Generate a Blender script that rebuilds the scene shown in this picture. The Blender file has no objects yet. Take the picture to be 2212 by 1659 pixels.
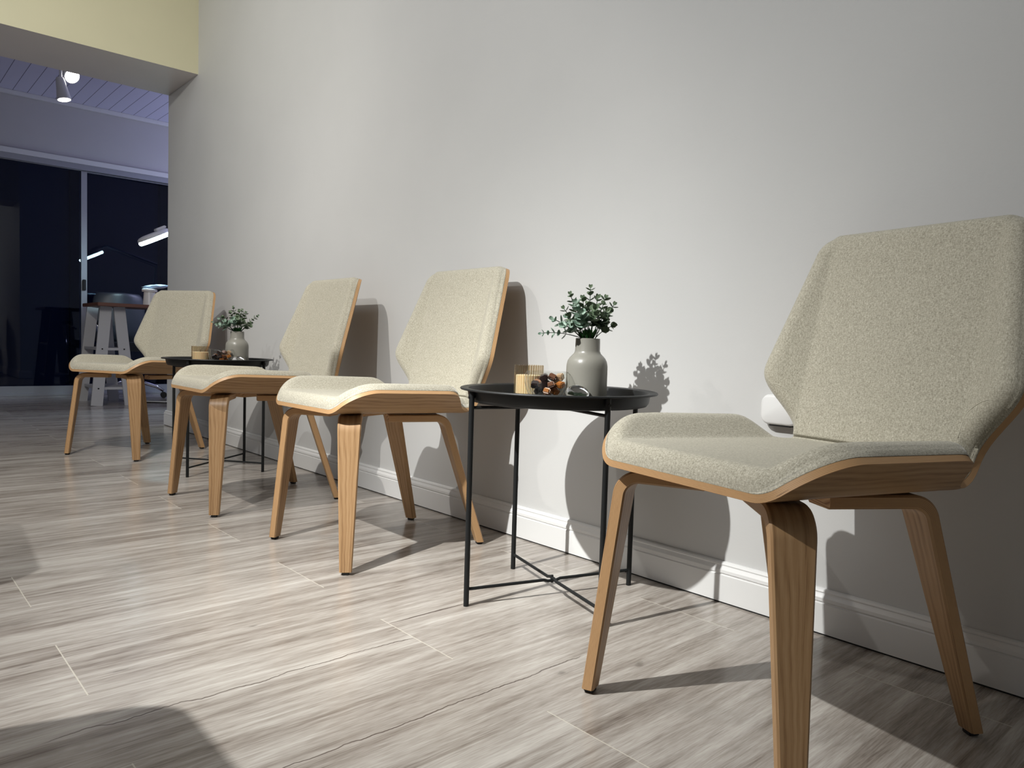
import bpy, bmesh, math, random
from mathutils import Vector, Matrix, Euler

S = bpy.context.scene
COL = S.collection
PI = math.pi
rnd = random.Random(7)

# ------------------------------------------------------------------ camera
# X = towards the long wall, Y = along the wall away from the camera, Z = up
R = ((0.74501658, -0.03069513, -0.66633933),
     (-0.01290659, 0.99809033, -0.06040786),
     (0.66692107, 0.05360503, 0.74319767))      # rows: camera right, down, forward (x, -z, y)
def cam_axis(r): return Vector((r[0], r[2], -r[1]))
cd = bpy.data.cameras.new('camera')
cam = bpy.data.objects.new('camera', cd)
COL.objects.link(cam)
right, down, fwd = cam_axis(R[0]), cam_axis(R[1]), cam_axis(R[2])
M = Matrix((right, -down, -fwd)).transposed().to_4x4()
M.translation = Vector((0, 0, 0.6))
cam.matrix_world = M
cd.sensor_width = 36.0
cd.lens = 1601.06 / 2212 * 36.0
cd.clip_start = 0.02
cd.clip_end = 60
S.camera = cam

# ------------------------------------------------------------------ world, exposure
w = bpy.data.worlds.new('world'); S.world = w; w.use_nodes = True
w.node_tree.nodes['Background'].inputs[0].default_value = (0.004, 0.018, 0.085, 1)
w.node_tree.nodes['Background'].inputs[1].default_value = 1.6
S.view_settings.view_transform = 'Standard'
S.view_settings.look = 'None'
S.view_settings.gamma = 1.0
S.view_settings.use_curve_mapping = False
S.view_settings.exposure = 0.0
S.cycles.transparent_max_bounces = 40

# ------------------------------------------------------------------ lights
def look(o, tgt):
    o.rotation_euler = (Vector(tgt) - o.location).to_track_quat('-Z', 'Y').to_euler()
def spot(name, loc, tgt, power, angle, blend, color, radius=0.012):
    l = bpy.data.lights.new(name, 'SPOT'); l.energy = power; l.spot_size = math.radians(angle)
    l.spot_blend = blend; l.color = color; l.shadow_soft_size = radius
    o = bpy.data.objects.new(name, l); COL.objects.link(o); o.location = loc; look(o, tgt); return o
def area(name, loc, tgt, power, sx, sy, color):
    l = bpy.data.lights.new(name, 'AREA'); l.shape = 'RECTANGLE'; l.size = sx; l.size_y = sy
    l.energy = power; l.color = color
    o = bpy.data.objects.new(name, l); COL.objects.link(o); o.location = loc; look(o, tgt); return o
def point(name, loc, power, color, radius=0.05):
    l = bpy.data.lights.new(name, 'POINT'); l.energy = power; l.color = color; l.shadow_soft_size = radius
    o = bpy.data.objects.new(name, l); COL.objects.link(o); o.location = loc; return o
def beam(o, sigma, spill):
    """the lamp's own beam profile: bright core, soft shoulder, weak spill (like a reflector lamp's photometric curve)"""
    l = o.data; l.use_nodes = True; nt = l.node_tree; em = nt.nodes['Emission']
    tc = nt.nodes.new('ShaderNodeTexCoord'); dt = nt.nodes.new('ShaderNodeVectorMath'); dt.operation = 'DOT_PRODUCT'
    nt.links.new(tc.outputs['Normal'], dt.inputs[0]); dt.inputs[1].default_value = (0, 0, -1)
    def m(op, a, b=0.0, c=0.0):
        x = nt.nodes.new('ShaderNodeMath'); x.operation = op
        for k, v in enumerate((a, b, c)):
            if hasattr(v, 'is_output'): nt.links.new(v, x.inputs[k])
            else: x.inputs[k].default_value = v
        return x.outputs[0]
    ang = m('ARCCOSINE', m('MINIMUM', m('ABSOLUTE', dt.outputs['Value']), 0.99999))
    q = m('DIVIDE', ang, math.radians(sigma)); g = m('EXPONENT', m('MULTIPLY', m('MULTIPLY', q, q), -1.0))
    nt.links.new(m('MULTIPLY_ADD', g, 1.0 - spill, spill), em.inputs['Strength'])
beam(spot('spot_near', (-0.584, 1.328, 2.158), (1.30, 1.42, -0.06), 590, 150, 0.35, (1.0, 1.0, 0.975), 0.014), 17.5, 0.085)
beam(spot('spot_middle', (0.0, 2.45, 2.16), (1.25, 3.40, 0.15), 160, 150, 0.35, (1.0, 0.96, 0.90), 0.014), 30, 0.15)
beam(spot('beam_fill_spot', (-0.1, 2.7, 2.40), (1.15, 4.58, 2.35), 70, 150, 0.5, (1.0, 0.98, 0.90), 0.05), 40, 0.15)  # added spot, put in to brighten the beam face
area('ceiling_fill', (-0.9, 2.2, 2.93), (-0.9, 2.2, 0), 40, 1.6, 4.0, (0.90, 0.94, 1.0))  # added soft fill that lifts the ambient level, not a known fixture
point('back_room_glow', (3.5, 6.9, 1.9), 40, (0.60, 0.63, 1.0), 0.2)

# ------------------------------------------------------------------ materials
def lin(c): return tuple(((v / 255) / 12.92 if v / 255 <= 0.04045 else ((v / 255 + 0.055) / 1.055) ** 2.4) for v in c)
def mat(name, col=(0.5, 0.5, 0.5), rough=0.5, metal=0.0, spec=0.5, emit=None, es=0.0, coat=0.0):
    m = bpy.data.materials.new(name); m.use_nodes = True
    b = m.node_tree.nodes['Principled BSDF']
    b.inputs['Base Color'].default_value = (*col, 1); b.inputs['Roughness'].default_value = rough
    b.inputs['Metallic'].default_value = metal; b.inputs['Specular IOR Level'].default_value = spec
    b.inputs['Coat Weight'].default_value = coat
    if emit: b.inputs['Emission Color'].default_value = (*emit, 1); b.inputs['Emission Strength'].default_value = es
    return m
class NT:
    def __init__(s, m): s.t = m.node_tree; s.b = s.t.nodes['Principled BSDF']
    def n(s, ty, **kw):
        x = s.t.nodes.new(ty)
        for k, v in kw.items(): setattr(x, k, v)
        return x
    def l(s, a, b): s.t.links.new(a, b)
    def val(s, sock, v):
        if hasattr(v, 'is_output'): s.l(v, sock)
        else: sock.default_value = v
    def math(s, op, a, b=0.0, c=None):
        x = s.n('ShaderNodeMath', operation=op); s.val(x.inputs[0], a); s.val(x.inputs[1], b)
        if c is not None: s.val(x.inputs[2], c)
        return x.outputs[0]
    def comb(s, x, y, z):
        n = s.n('ShaderNodeCombineXYZ'); s.val(n.inputs[0], x); s.val(n.inputs[1], y); s.val(n.inputs[2], z); return n.outputs[0]
    def noise(s, vec, scale, detail=4, rough=0.55, dist=0.0):
        n = s.n('ShaderNodeTexNoise'); s.l(vec, n.inputs['Vector']); n.inputs['Scale'].default_value = scale
        n.inputs['Detail'].default_value = detail; n.inputs['Roughness'].default_value = rough
        n.inputs['Distortion'].default_value = dist; return n.outputs['Fac']
    def ramp(s, f, stops):
        r = s.n('ShaderNodeValToRGB'); s.l(f, r.inputs[0]); e = r.color_ramp.elements
        while len(e) < len(stops): e.new(0.5)
        for i, (p, c) in enumerate(stops): e[i].position = p; e[i].color = (*c, 1) if len(c) == 3 else c
        return r.outputs[0]
    def mix(s, f, a, b, mode='MIX'):
        x = s.n('ShaderNodeMix', data_type='RGBA', blend_type=mode); s.val(x.inputs[0], f)
        for i, v in ((6, a), (7, b)):
            if hasattr(v, 'is_output'): s.l(v, x.inputs[i])
            else: x.inputs[i].default_value = (*v, 1)
        return x.outputs[2]
    def bump(s, h, strength, dist=0.001):
        b = s.n('ShaderNodeBump'); s.l(h, b.inputs['Height']); b.inputs['Strength'].default_value = strength
        b.inputs['Distance'].default_value = dist; s.l(b.outputs[0], s.b.inputs['Normal']); return b
    def obj(s): return s.n('ShaderNodeTexCoord').outputs['Object']
    def uv(s): return s.n('ShaderNodeTexCoord').outputs['UV']
    def scale(s, v, sc):
        m = s.n('ShaderNodeMapping'); s.l(v, m.inputs[0]); m.inputs['Scale'].default_value = sc; return m.outputs[0]

def paint(name, col, rough=0.55, amp=0.03):
    m = mat(name, col, rough, spec=0.35); t = NT(m); o = t.obj()
    f = t.noise(o, 1.7, 3)
    t.l(t.ramp(f, [(0.3, tuple(c * (1 - amp) for c in col)), (0.7, tuple(min(1, c * (1 + amp)) for c in col))]), t.b.inputs['Base Color'])
    t.bump(t.noise(o, 160, 3, 0.6), 0.12, 0.0012)
    return m
M_wall = paint('wall_paint', (0.555, 0.555, 0.545))
M_beam = paint('beam_paint', (0.60, 0.57, 0.40))
M_under_bounce = paint('beam_underside_bounce', (0.72, 0.68, 0.66))  # wall paint made paler: light bounced off the floor put into the colour
M_trim = mat('trim_white', (0.70, 0.70, 0.69), 0.35)
M_gap_shade = mat('gap_shade', (0.02, 0.02, 0.02), 0.9)
M_farwall = paint('far_wall_paint', (0.52, 0.51, 0.50))
M_frame = mat('aluminium_frame', (0.34, 0.345, 0.37), 0.4, metal=0.3)
M_out = mat('outside_render', (0.02, 0.04, 0.08), 0.9)
M_black = mat('black_powder_coat', (0.010, 0.011, 0.0115), 0.46, spec=0.28)
M_rubber = mat('black_rubber', (0.008, 0.008, 0.008), 0.7)
M_chrome = mat('chrome', (0.8, 0.8, 0.8), 0.08, metal=1.0)
M_white = mat('white_plastic', (0.72, 0.72, 0.71), 0.3)
M_trestle = mat('grey_white_lacquer', (0.50, 0.49, 0.49), 0.5)
M_leather = mat('black_leather', (0.02, 0.022, 0.03), 0.38)
M_wax = mat('cream_wax', (0.85, 0.79, 0.64), 0.5); M_wax.node_tree.nodes['Principled BSDF'].inputs['Subsurface Weight'].default_value = 0.15
M_wick = mat('wick', (0.1, 0.08, 0.06), 0.9)
M_stem = mat('plant_stem', (0.025, 0.045, 0.025), 0.6)
M_lampw = mat('lamp_white', (0.8, 0.8, 0.82), 0.35)
M_lamparm = mat('lamp_arm_grey', (0.30, 0.32, 0.38), 0.4)
M_ring = mat('ring_light_diffuser', (0.8, 0.9, 1.0), 0.4, emit=(0.62, 0.90, 1.0), es=48)
M_lens = mat('spot_lens', (1, 1, 1), 0.4, emit=(1.0, 0.95, 0.85), es=16)

# fabric: melange felt, UV in metres
M_fab = mat('beige_melange_fabric', (0.48, 0.45, 0.36), 0.95, spec=0.1)
t = NT(M_fab); uvc = t.obj()
f1 = t.noise(t.scale(uvc, (190, 820, 190)), 1.0, 3, 0.7)
f2 = t.noise(t.scale(uvc, (620, 260, 620)), 1.0, 3, 0.7)
f3 = t.noise(t.scale(uvc, (7, 7, 7)), 1.0, 2)
fm = t.math('ADD', t.math('MULTIPLY', f1, 0.5), t.math('MULTIPLY', f2, 0.5))
c = t.ramp(fm, [(0.34, (0.215, 0.198, 0.150)), (0.5, (0.415, 0.388, 0.310)), (0.66, (0.63, 0.60, 0.50))])
t.l(t.mix(t.math('MULTIPLY', f3, 0.18), c, (0.36, 0.33, 0.25)), t.b.inputs['Base Color'])
t.b.inputs['Sheen Weight'].default_value = 0.25; t.b.inputs['Sheen Roughness'].default_value = 0.5
t.bump(fm, 0.35, 0.0015)

def wood(name, dark, mid, light, sx=3.0, sy=75.0, rough=0.42):
    m = mat(name, mid, rough, spec=0.4); t = NT(m); uvc = t.uv()
    g = t.noise(t.scale(uvc, (sx, sy, 1)), 1.0, 4, 0.6, 0.6)
    fine = t.noise(t.scale(uvc, (sx * 6, sy * 9, 1)), 1.0, 2, 0.6)
    wv = t.n('ShaderNodeTexWave', bands_direction='Y'); t.l(t.scale(uvc, (0.55, 1.0, 1)), wv.inputs[0])
    wv.inputs['Scale'].default_value = 24; wv.inputs['Distortion'].default_value = 7; wv.inputs['Detail'].default_value = 2
    wv.inputs['Detail Scale'].default_value = 0.35
    f = t.math('ADD', t.math('MULTIPLY', g, 0.60), t.math('ADD', t.math('MULTIPLY', fine, 0.28), t.math('MULTIPLY', wv.outputs['Fac'], 0.12)))
    t.l(t.ramp(f, [(0.30, dark), (0.48, mid), (0.72, light)]), t.b.inputs['Base Color'])
    t.bump(fine, 0.15, 0.0006)
    return m
M_wood = wood('ash_veneer', (0.19, 0.100, 0.044), (0.355, 0.212, 0.102), (0.46, 0.298, 0.158))
# ply edge: UV y runs 0..1 through the thickness, x in metres
M_ply = mat('plywood_edge', (0.5, 0.3, 0.15), 0.45, spec=0.4)
t = NT(M_ply); uvc = t.uv()
sep = t.n('ShaderNodeSeparateXYZ'); t.l(uvc, sep.inputs[0])
wob = t.noise(t.comb(t.math('MULTIPLY', sep.outputs[0], 5.0), sep.outputs[1], 0.0), 1.0, 2)
ys = t.math('ADD', t.math('MULTIPLY', sep.outputs[1], 8.0), t.math('MULTIPLY', wob, 0.5))
st = t.math('ABSOLUTE', t.math('SUBTRACT', t.math('FRACT', ys), 0.5))
gr = t.noise(t.scale(uvc, (30, 60, 1)), 1.0, 3)
ff = t.math('ADD', t.math('MULTIPLY', st, 1.3), t.math('MULTIPLY', gr, 0.45))
base = t.ramp(ff, [(0.18, (0.20, 0.095, 0.04)), (0.45, (0.44, 0.25, 0.115)), (0.85, (0.60, 0.39, 0.20))])
vd = t.noise(t.comb(t.math('MULTIPLY', sep.outputs[0], 26.0), t.math('MULTIPLY', sep.outputs[1], 9.0), 3.0), 1.0, 1)
t.l(t.mix(t.math('GREATER_THAN', vd, 0.77), base, (0.07, 0.03, 0.015)), t.b.inputs['Base Color'])

M_pipe = mat('seam_thread', (0.50, 0.475, 0.39), 0.9, spec=0.1)
# floor: wood-look porcelain planks, long side along X
M_floor = mat('wood_look_tile', (0.4, 0.37, 0.34), 0.3, spec=0.45)
t = NT(M_floor); o = t.obj(); sep = t.n('ShaderNodeSeparateXYZ'); t.l(o, sep.inputs[0])
X, Y = sep.outputs[0], sep.outputs[1]
PW, PL = 0.2559, 1.124
v = t.math('DIVIDE', t.math('SUBTRACT', Y, 1.0897 - 20 * PW), PW)
row = t.math('FLOOR', v); vf = t.math('FRACT', v)
par = t.math('MODULO', t.math('ADD', row, 1.0), 2.0)
u = t.math('DIVIDE', t.math('SUBTRACT', X, t.math('ADD', 0.288 - 10 * PL, t.math('MULTIPLY', par, 0.560))), PL)
cidx = t.math('FLOOR', u); uf = t.math('FRACT', u)
wn = t.n('ShaderNodeTexWhiteNoise', noise_dimensions='2D'); t.l(t.comb(row, cidx, 0.0), wn.inputs['Vector'])
rs = t.n('ShaderNodeSeparateColor'); t.l(wn.outputs['Color'], rs.inputs[0])
r1, r2, r3 = rs.outputs[0], rs.outputs[1], rs.outputs[2]
lx = t.math('MULTIPLY', uf, PL); ly = t.math('MULTIPLY', vf, PW)
def pv(sx, sy, k=0.0):
    return t.comb(t.math('ADD', t.math('MULTIPLY', lx, sx), t.math('MULTIPLY', r1, 40 + k)),
                  t.math('ADD', t.math('MULTIPLY', ly, sy), t.math('MULTIPLY', r2, 40)), t.math('MULTIPLY', r3, 20))
big = t.noise(pv(1.6, 14), 1.0, 3, 0.55, 0.7)
med = t.noise(pv(3.5, 55, 3), 1.0, 4, 0.62, 0.5)
fin = t.noise(pv(26, 420, 5), 1.0, 2, 0.6)
f = t.math('ADD', t.math('ADD', t.math('MULTIPLY', big, 0.40), t.math('MULTIPLY', med, 0.42)), t.math('MULTIPLY', fin, 0.24))
fo = t.math('ADD', f, t.math('MULTIPLY', t.math('SUBTRACT', r1, 0.5), 0.05))
colr = t.ramp(fo, [(0.35, (0.125, 0.100, 0.082)), (0.445, (0.245, 0.212, 0.182)), (0.555, (0.375, 0.342, 0.305)), (0.69, (0.53, 0.50, 0.455))])
# knots
vo = t.n('ShaderNodeTexVoronoi', feature='F1'); t.l(pv(2.6, 6.5, 9), vo.inputs['Vector']); vo.inputs['Scale'].default_value = 1.0
kn = t.ramp(vo.outputs['Distance'], [(0.0, (1, 1, 1)), (0.10, (0.75, 0.75, 0.75)), (0.24, (0, 0, 0))])
knm = t.math('MULTIPLY', kn, t.math('MULTIPLY', t.noise(pv(30, 60, 2), 1.0, 3), 0.75))
colr = t.mix(knm, colr, (0.10, 0.075, 0.058))
# long hairline cracks in some planks
def crack(y0, x0, x1, amp, wid, ph):
    wob = t.noise(t.comb(t.math('MULTIPLY', X, 9.0), ph, 0.0), 1.0, 4, 0.6)
    yy = t.math('ADD', y0, t.math('MULTIPLY', t.math('SUBTRACT', wob, 0.5), amp))
    d = t.math('ABSOLUTE', t.math('SUBTRACT', Y, yy))
    k = t.math('MULTIPLY', t.math('SUBTRACT', X, x0), t.math('SUBTRACT', x1, X))
    inside = t.math('GREATER_THAN', k, 0.0)
    ww = t.math('MULTIPLY', t.math('MINIMUM', t.math('MULTIPLY', k, 60.0), 1.0), t.math('MULTIPLY', wid, t.math('ADD', 0.35, t.noise(t.comb(t.math('MULTIPLY', X, 14.0), ph + 3.0, 0.0), 1.0, 2))))
    return t.math('MULTIPLY', inside, t.math('LESS_THAN', d, ww))
for cr_ in ((1.225, 0.20, 0.853, 0.045, 0.0016, 1.3), (0.946, 0.35, 1.06, 0.030, 0.0016, 7.7), (1.312, 0.846, 1.075, 0.012, 0.0042, 4.1),
            (1.782, 0.745, 0.850, 0.006, 0.0022, 2.2), (2.60, 0.20, 0.30, 0.01, 0.002, 9.0), (0.70, -0.1, 0.30, 0.04, 0.0016, 11.0), (1.588, 1.411, 1.56, 0.012, 0.0045, 5.5)):
    colr = t.mix(t.math('MULTIPLY', crack(*cr_), 0.88), colr, (0.075, 0.052, 0.042))
def knot(x, y, rx, ry, ph):
    dx = t.math('DIVIDE', t.math('SUBTRACT', X, x), rx); dy = t.math('DIVIDE', t.math('SUBTRACT', Y, y), ry)
    r_ = t.math('SQRT', t.math('ADD', t.math('MULTIPLY', dx, dx), t.math('MULTIPLY', dy, dy)))
    r_ = t.math('ADD', r_, t.math('MULTIPLY', t.math('SUBTRACT', t.noise(t.comb(t.math('MULTIPLY', X, 40.0), t.math('MULTIPLY', Y, 60.0), ph), 1.0, 3), 0.5), 0.9))
    return t.ramp(r_, [(0.0, (1, 1, 1)), (0.22, (0.75, 0.75, 0.75)), (0.40, (0.30, 0.30, 0.30)), (1.0, (0, 0, 0))])
for kn_ in ((1.113, 0.854, 0.040, 0.020, 1.0), (0.971, 0.919, 0.030, 0.014, 2.0), (0.451, 1.790, 0.045, 0.008, 3.0), (0.351, 1.927, 0.05, 0.006, 4.0),
            (0.356, 1.412, 0.04, 0.008, 5.0), (0.229, 1.528, 0.04, 0.007, 6.0), (0.30, 2.62, 0.05, 0.01, 7.0), (0.62, 1.47, 0.03, 0.008, 8.0)):
    colr = t.mix(t.math('MULTIPLY', knot(*kn_), 0.62), colr, (0.085, 0.065, 0.05))
# joints
def edge(fr, L, wdt):
    a = t.math('MULTIPLY', t.math('MINIMUM', fr, t.math('SUBTRACT', 1.0, fr)), L)
    return t.math('LESS_THAN', a, wdt)
je = edge(uf, PL, 0.0011); jl = edge(vf, PW, 0.0007)
colr = t.mix(t.math('MULTIPLY', jl, 0.65), colr, (0.30, 0.27, 0.23))
colr = t.mix(t.math('MULTIPLY', je, 0.75), colr, (0.58, 0.54, 0.46))
t.l(colr, t.b.inputs['Base Color'])
t.l(t.math('ADD', 0.15, t.math('MULTIPLY', med, 0.14)), t.b.inputs['Roughness'])
t.bump(t.math('SUBTRACT', t.math('MULTIPLY', fin, 0.5), t.math('MAXIMUM', je, jl)), 0.07, 0.0006)

# planked ceiling of the back room, boards along Y
M_plank = mat('white_board_ceiling', (0.50, 0.50, 0.56), 0.5)
t = NT(M_plank); o = t.obj(); sep = t.n('ShaderNodeSeparateXYZ'); t.l(o, sep.inputs[0])
fx = t.math('FRACT', t.math('DIVIDE', t.math('SUBTRACT', sep.outputs[0], 0.99), 0.1080))
g = t.math('LESS_THAN', fx, 0.045)
t.l(t.mix(g, (0.66, 0.66, 0.80), (0.10, 0.10, 0.16)), t.b.inputs['Base Color'])

def clear(name, tint, f0=0.04, rough=0.0):
    m = bpy.data.materials.new(name); m.use_nodes = True; nt = m.node_tree; nt.nodes.clear()
    out = nt.nodes.new('ShaderNodeOutputMaterial'); mx = nt.nodes.new('ShaderNodeMixShader')
    tr = nt.nodes.new('ShaderNodeBsdfTransparent'); gl = nt.nodes.new('ShaderNodeBsdfGlossy'); lw = nt.nodes.new('ShaderNodeLayerWeight')
    lw.inputs['Blend'].default_value = 0.5
    p = nt.nodes.new('ShaderNodeMath'); p.operation = 'POWER'; nt.links.new(lw.outputs['Facing'], p.inputs[0]); p.inputs[1].default_value = 5.0
    q = nt.nodes.new('ShaderNodeMath'); q.operation = 'MULTIPLY_ADD'; nt.links.new(p.outputs[0], q.inputs[0]); q.inputs[1].default_value = 0.9 - f0; q.inputs[2].default_value = f0
    tr.inputs[0].default_value = (*tint, 1); gl.inputs['Roughness'].default_value = rough
    nt.links.new(q.outputs[0], mx.inputs[0]); nt.links.new(tr.outputs[0], mx.inputs[1]); nt.links.new(gl.outputs[0], mx.inputs[2])
    nt.links.new(mx.outputs[0], out.inputs[0]); return m
M_pane = clear('window_glass', (0.50, 0.55, 0.65), 0.032)
M_glass = clear('clear_glass', (0.965, 0.97, 0.96), 0.035, 0.02)
M_amber = clear('amber_ribbed_glass', (0.95, 0.90, 0.78), 0.06, 0.05)
_nt = M_amber.node_tree; _tc = _nt.nodes.new('ShaderNodeTexCoord'); _sp = _nt.nodes.new('ShaderNodeSeparateXYZ'); _nt.links.new(_tc.outputs['Object'], _sp.inputs[0])
_at = _nt.nodes.new('ShaderNodeMath'); _at.operation = 'ARCTAN2'; _nt.links.new(_sp.outputs[1], _at.inputs[0]); _nt.links.new(_sp.outputs[0], _at.inputs[1])
_ml = _nt.nodes.new('ShaderNodeMath'); _ml.operation = 'MULTIPLY'; _nt.links.new(_at.outputs[0], _ml.inputs[0]); _ml.inputs[1].default_value = 36.0
_sn = _nt.nodes.new('ShaderNodeMath'); _sn.operation = 'COSINE'; _nt.links.new(_ml.outputs[0], _sn.inputs[0])
_rp = _nt.nodes.new('ShaderNodeMapRange'); _rp.inputs[1].default_value = -1; _rp.inputs[2].default_value = 0.3; _nt.links.new(_sn.outputs[0], _rp.inputs[0])
_mx = _nt.nodes.new('ShaderNodeMix'); _mx.data_type = 'RGBA'; _nt.links.new(_rp.outputs[0], _mx.inputs[0])
_mx.inputs[6].default_value = (0.50, 0.36, 0.20, 1); _mx.inputs[7].default_value = (0.97, 0.93, 0.84, 1)  # rib valleys tinted darker: refraction look put into the glass colour
_nt.links.new(_mx.outputs[2], [n_ for n_ in _nt.nodes if n_.bl_idname == 'ShaderNodeBsdfTransparent'][0].inputs[0])
M_cer = paint('stone_grey_ceramic', (0.235, 0.228, 0.198), 0.32, 0.02)
def leafm(name, a, b):
    m = mat(name, a, 0.5, spec=0.4); t = NT(m); f = t.noise(t.obj(), 70, 2)
    t.l(t.ramp(f, [(0.35, a), (0.65, b)]), t.b.inputs['Base Color']); return m
M_leafA = leafm('eucalyptus_leaf', (0.05, 0.085, 0.045), (0.17, 0.225, 0.14))
M_leafB = leafm('eucalyptus_leaf_dusty', (0.10, 0.17, 0.12), (0.32, 0.42, 0.34))
M_leafC = leafm('inner_leaf_green', (0.01, 0.06, 0.012), (0.03, 0.14, 0.03))
M_can = [mat('candy_dark', (0.022, 0.011, 0.010), 0.2, coat=0.8), mat('candy_caramel', (0.34, 0.12, 0.025), 0.3, coat=0.6),
         mat('candy_brown', (0.15, 0.065, 0.035), 0.25, coat=0.8), mat('candy_cream', (0.42, 0.28, 0.16), 0.3, coat=0.6)]
M_top = mat('brown_table_top', (0.16, 0.07, 0.045), 0.5)
M_cloth = mat('crumpled_blue_cloth', (0.45, 0.6, 0.8), 0.8)

# ------------------------------------------------------------------ helpers
def tag(o, label=None, cat=None, group=None, kind=None):
    if label: o['label'] = label
    if cat: o['category'] = cat
    if group: o['group'] = group
    if kind: o['kind'] = kind
    return o
def mesh_obj(name, verts, faces, mats, parent=None, uvs=None, mi=None, smooth=False):
    me = bpy.data.meshes.new(name); me.from_pydata([tuple(v) for v in verts], [], faces)
    for m in (mats if isinstance(mats, (list, tuple)) else [mats]): me.materials.append(m)
    if uvs:
        uvl = me.uv_layers.new(name='UVMap')
        for p in me.polygons:
            for li in p.loop_indices:
                uvl.data[li].uv = uvs(p.index, li - p.loop_start) if callable(uvs) else uvs[me.loops[li].vertex_index]
    if mi:
        for p, k in zip(me.polygons, mi): p.material_index = k
    if smooth:
        me.polygons.foreach_set('use_smooth', [True] * len(me.polygons))
    me.validate(); me.update()
    o = bpy.data.objects.new(name, me); COL.objects.link(o)
    if parent: o.parent = parent
    return o
def bm_obj(name, bm, m, parent=None, smooth=False, angle=None):
    me = bpy.data.meshes.new(name); bmesh.ops.recalc_face_normals(bm, faces=bm.faces[:]); bm.to_mesh(me); bm.free()
    for x in (m if isinstance(m, (list, tuple)) else [m]): me.materials.append(x)
    if smooth: me.polygons.foreach_set('use_smooth', [True] * len(me.polygons))
    if angle: me.set_sharp_from_angle(angle=math.radians(angle))
    o = bpy.data.objects.new(name, me); COL.objects.link(o)
    if parent: o.parent = parent
    return o
def add_box(bm, c, s, rot=None, bev=0.0):
    T = Matrix.Translation(c) @ (rot.to_4x4() if rot else Matrix.Identity(4)) @ Matrix.Diagonal((*s, 1))
    r = bmesh.ops.create_cube(bm, size=1.0, matrix=T)
    if bev:
        es = {e for v_ in r['verts'] for e in v_.link_edges}
        bmesh.ops.bevel(bm, geom=list(es), offset=bev, segments=2, affect='EDGES')
def add_tube(bm, pts, rad, seg=10, cap=True):
    pts = [Vector(p) for p in pts]; rads = rad if isinstance(rad, (list, tuple)) else [rad] * len(pts); rings = []
    prev = None
    for i, p in enumerate(pts):
        d = (pts[min(i + 1, len(pts) - 1)] - pts[max(i - 1, 0)]).normalized()
        a = Vector((0, 0, 1)) if abs(d.z) < 0.9 else Vector((1, 0, 0))
        if prev is not None: a = prev
        x = (a - d * a.dot(d)).normalized(); prev = x; y = d.cross(x)
        rings.append([bm.verts.new(p + (x * math.cos(2 * PI * k / seg) + y * math.sin(2 * PI * k / seg)) * rads[i]) for k in range(seg)])
    for a, b in zip(rings, rings[1:]):
        for k in range(seg): bm.faces.new((a[k], a[(k + 1) % seg], b[(k + 1) % seg], b[k]))
    if cap: bm.faces.new(rings[0][::-1]); bm.faces.new(rings[-1])
def add_lathe(bm, prof, seg=48, close=False, ctr=(0, 0, 0), rib=None):
    rings = []
    for r, z in prof:
        if r < 1e-6: rings.append([bm.verts.new((ctr[0], ctr[1], ctr[2] + z))])
        else:
            ring = []
            for k in range(seg):
                a = 2 * PI * k / seg; rr = r + (rib(a) if rib else 0)
                ring.append(bm.verts.new((ctr[0] + rr * math.cos(a), ctr[1] + rr * math.sin(a), ctr[2] + z)))
            rings.append(ring)
    pr = list(zip(rings, rings[1:])) + ([(rings[-1], rings[0])] if close else [])
    for a, b in pr:
        for k in range(seg):
            k2 = (k + 1) % seg
            if len(a) == 1 and len(b) == 1: continue
            if len(a) == 1: bm.faces.new((a[0], b[k2], b[k]))
            elif len(b) == 1: bm.faces.new((a[k], a[k2], b[0]))
            else: bm.faces.new((a[k], a[k2], b[k2], b[k]))
def box(name, lo, hi, m, parent=None, bev=0.0):
    bm = bmesh.new(); add_box(bm, [(a + b) / 2 for a, b in zip(lo, hi)], [b - a for a, b in zip(lo, hi)], bev=bev)
    return bm_obj(name, bm, m, parent)
def empty(name, loc, rz=0.0):
    o = bpy.data.objects.new(name, None); COL.objects.link(o); o.location = loc; o.rotation_euler = (0, 0, rz)
    o.empty_display_size = 0.1; return o
def copy_tree(o, parent=None):
    c_ = o.copy(); COL.objects.link(c_)
    if parent: c_.parent = parent
    for ch in list(o.children): copy_tree(ch, c_)
    return c_
def struct(o): o['kind'] = 'structure'; return o

# ------------------------------------------------------------------ the room
XW = 1.556          # plane of the long wall
YE = 5.12           # where the long wall ends
struct(box('floor', (-3.2, -2.2, -0.05), (5.0, 7.94, 0.0), M_floor))
struct(box('wall_right', (XW, -2.2, 0.0), (XW + 0.12, YE, 3.0), M_wall))
struct(box('wall_left', (-3.2, -2.2, 0.0), (-3.08, 7.94, 3.0), M_wall))
struct(box('wall_back', (-3.2, -2.3, 0.0), (XW + 0.12, -2.2, 3.0), M_wall))
struct(box('ceiling', (-3.2, -2.2, 3.0), (XW + 0.12, YE, 3.08), M_wall))
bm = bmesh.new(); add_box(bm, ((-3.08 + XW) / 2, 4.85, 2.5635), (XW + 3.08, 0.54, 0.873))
o = bm_obj('wall_over_opening', bm, [M_beam, M_under_bounce]); struct(o)
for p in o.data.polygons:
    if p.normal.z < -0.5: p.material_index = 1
struct(box('wall_far_right', (4.2, YE, 0.0), (4.3, 7.94, 2.7), M_farwall))
struct(box('wall_behind', (XW, YE, 0.0), (4.3, YE + 0.1, 2.7), M_farwall))
bpy.data.objects['wall_behind'].location = (0.12, -0.1, 0)
struct(box('ceiling_far', (-3.2, YE, 2.684), (4.3, 8.0, 2.76), M_plank))
struct(box('wall_far', (-3.2, 7.9, 2.18), (4.3, 8.0, 2.70), M_farwall))
struct(box('trim_1', (-3.1, 7.865, 2.645), (4.2, 7.9, 2.684), M_trim, bev=0.004))

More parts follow.
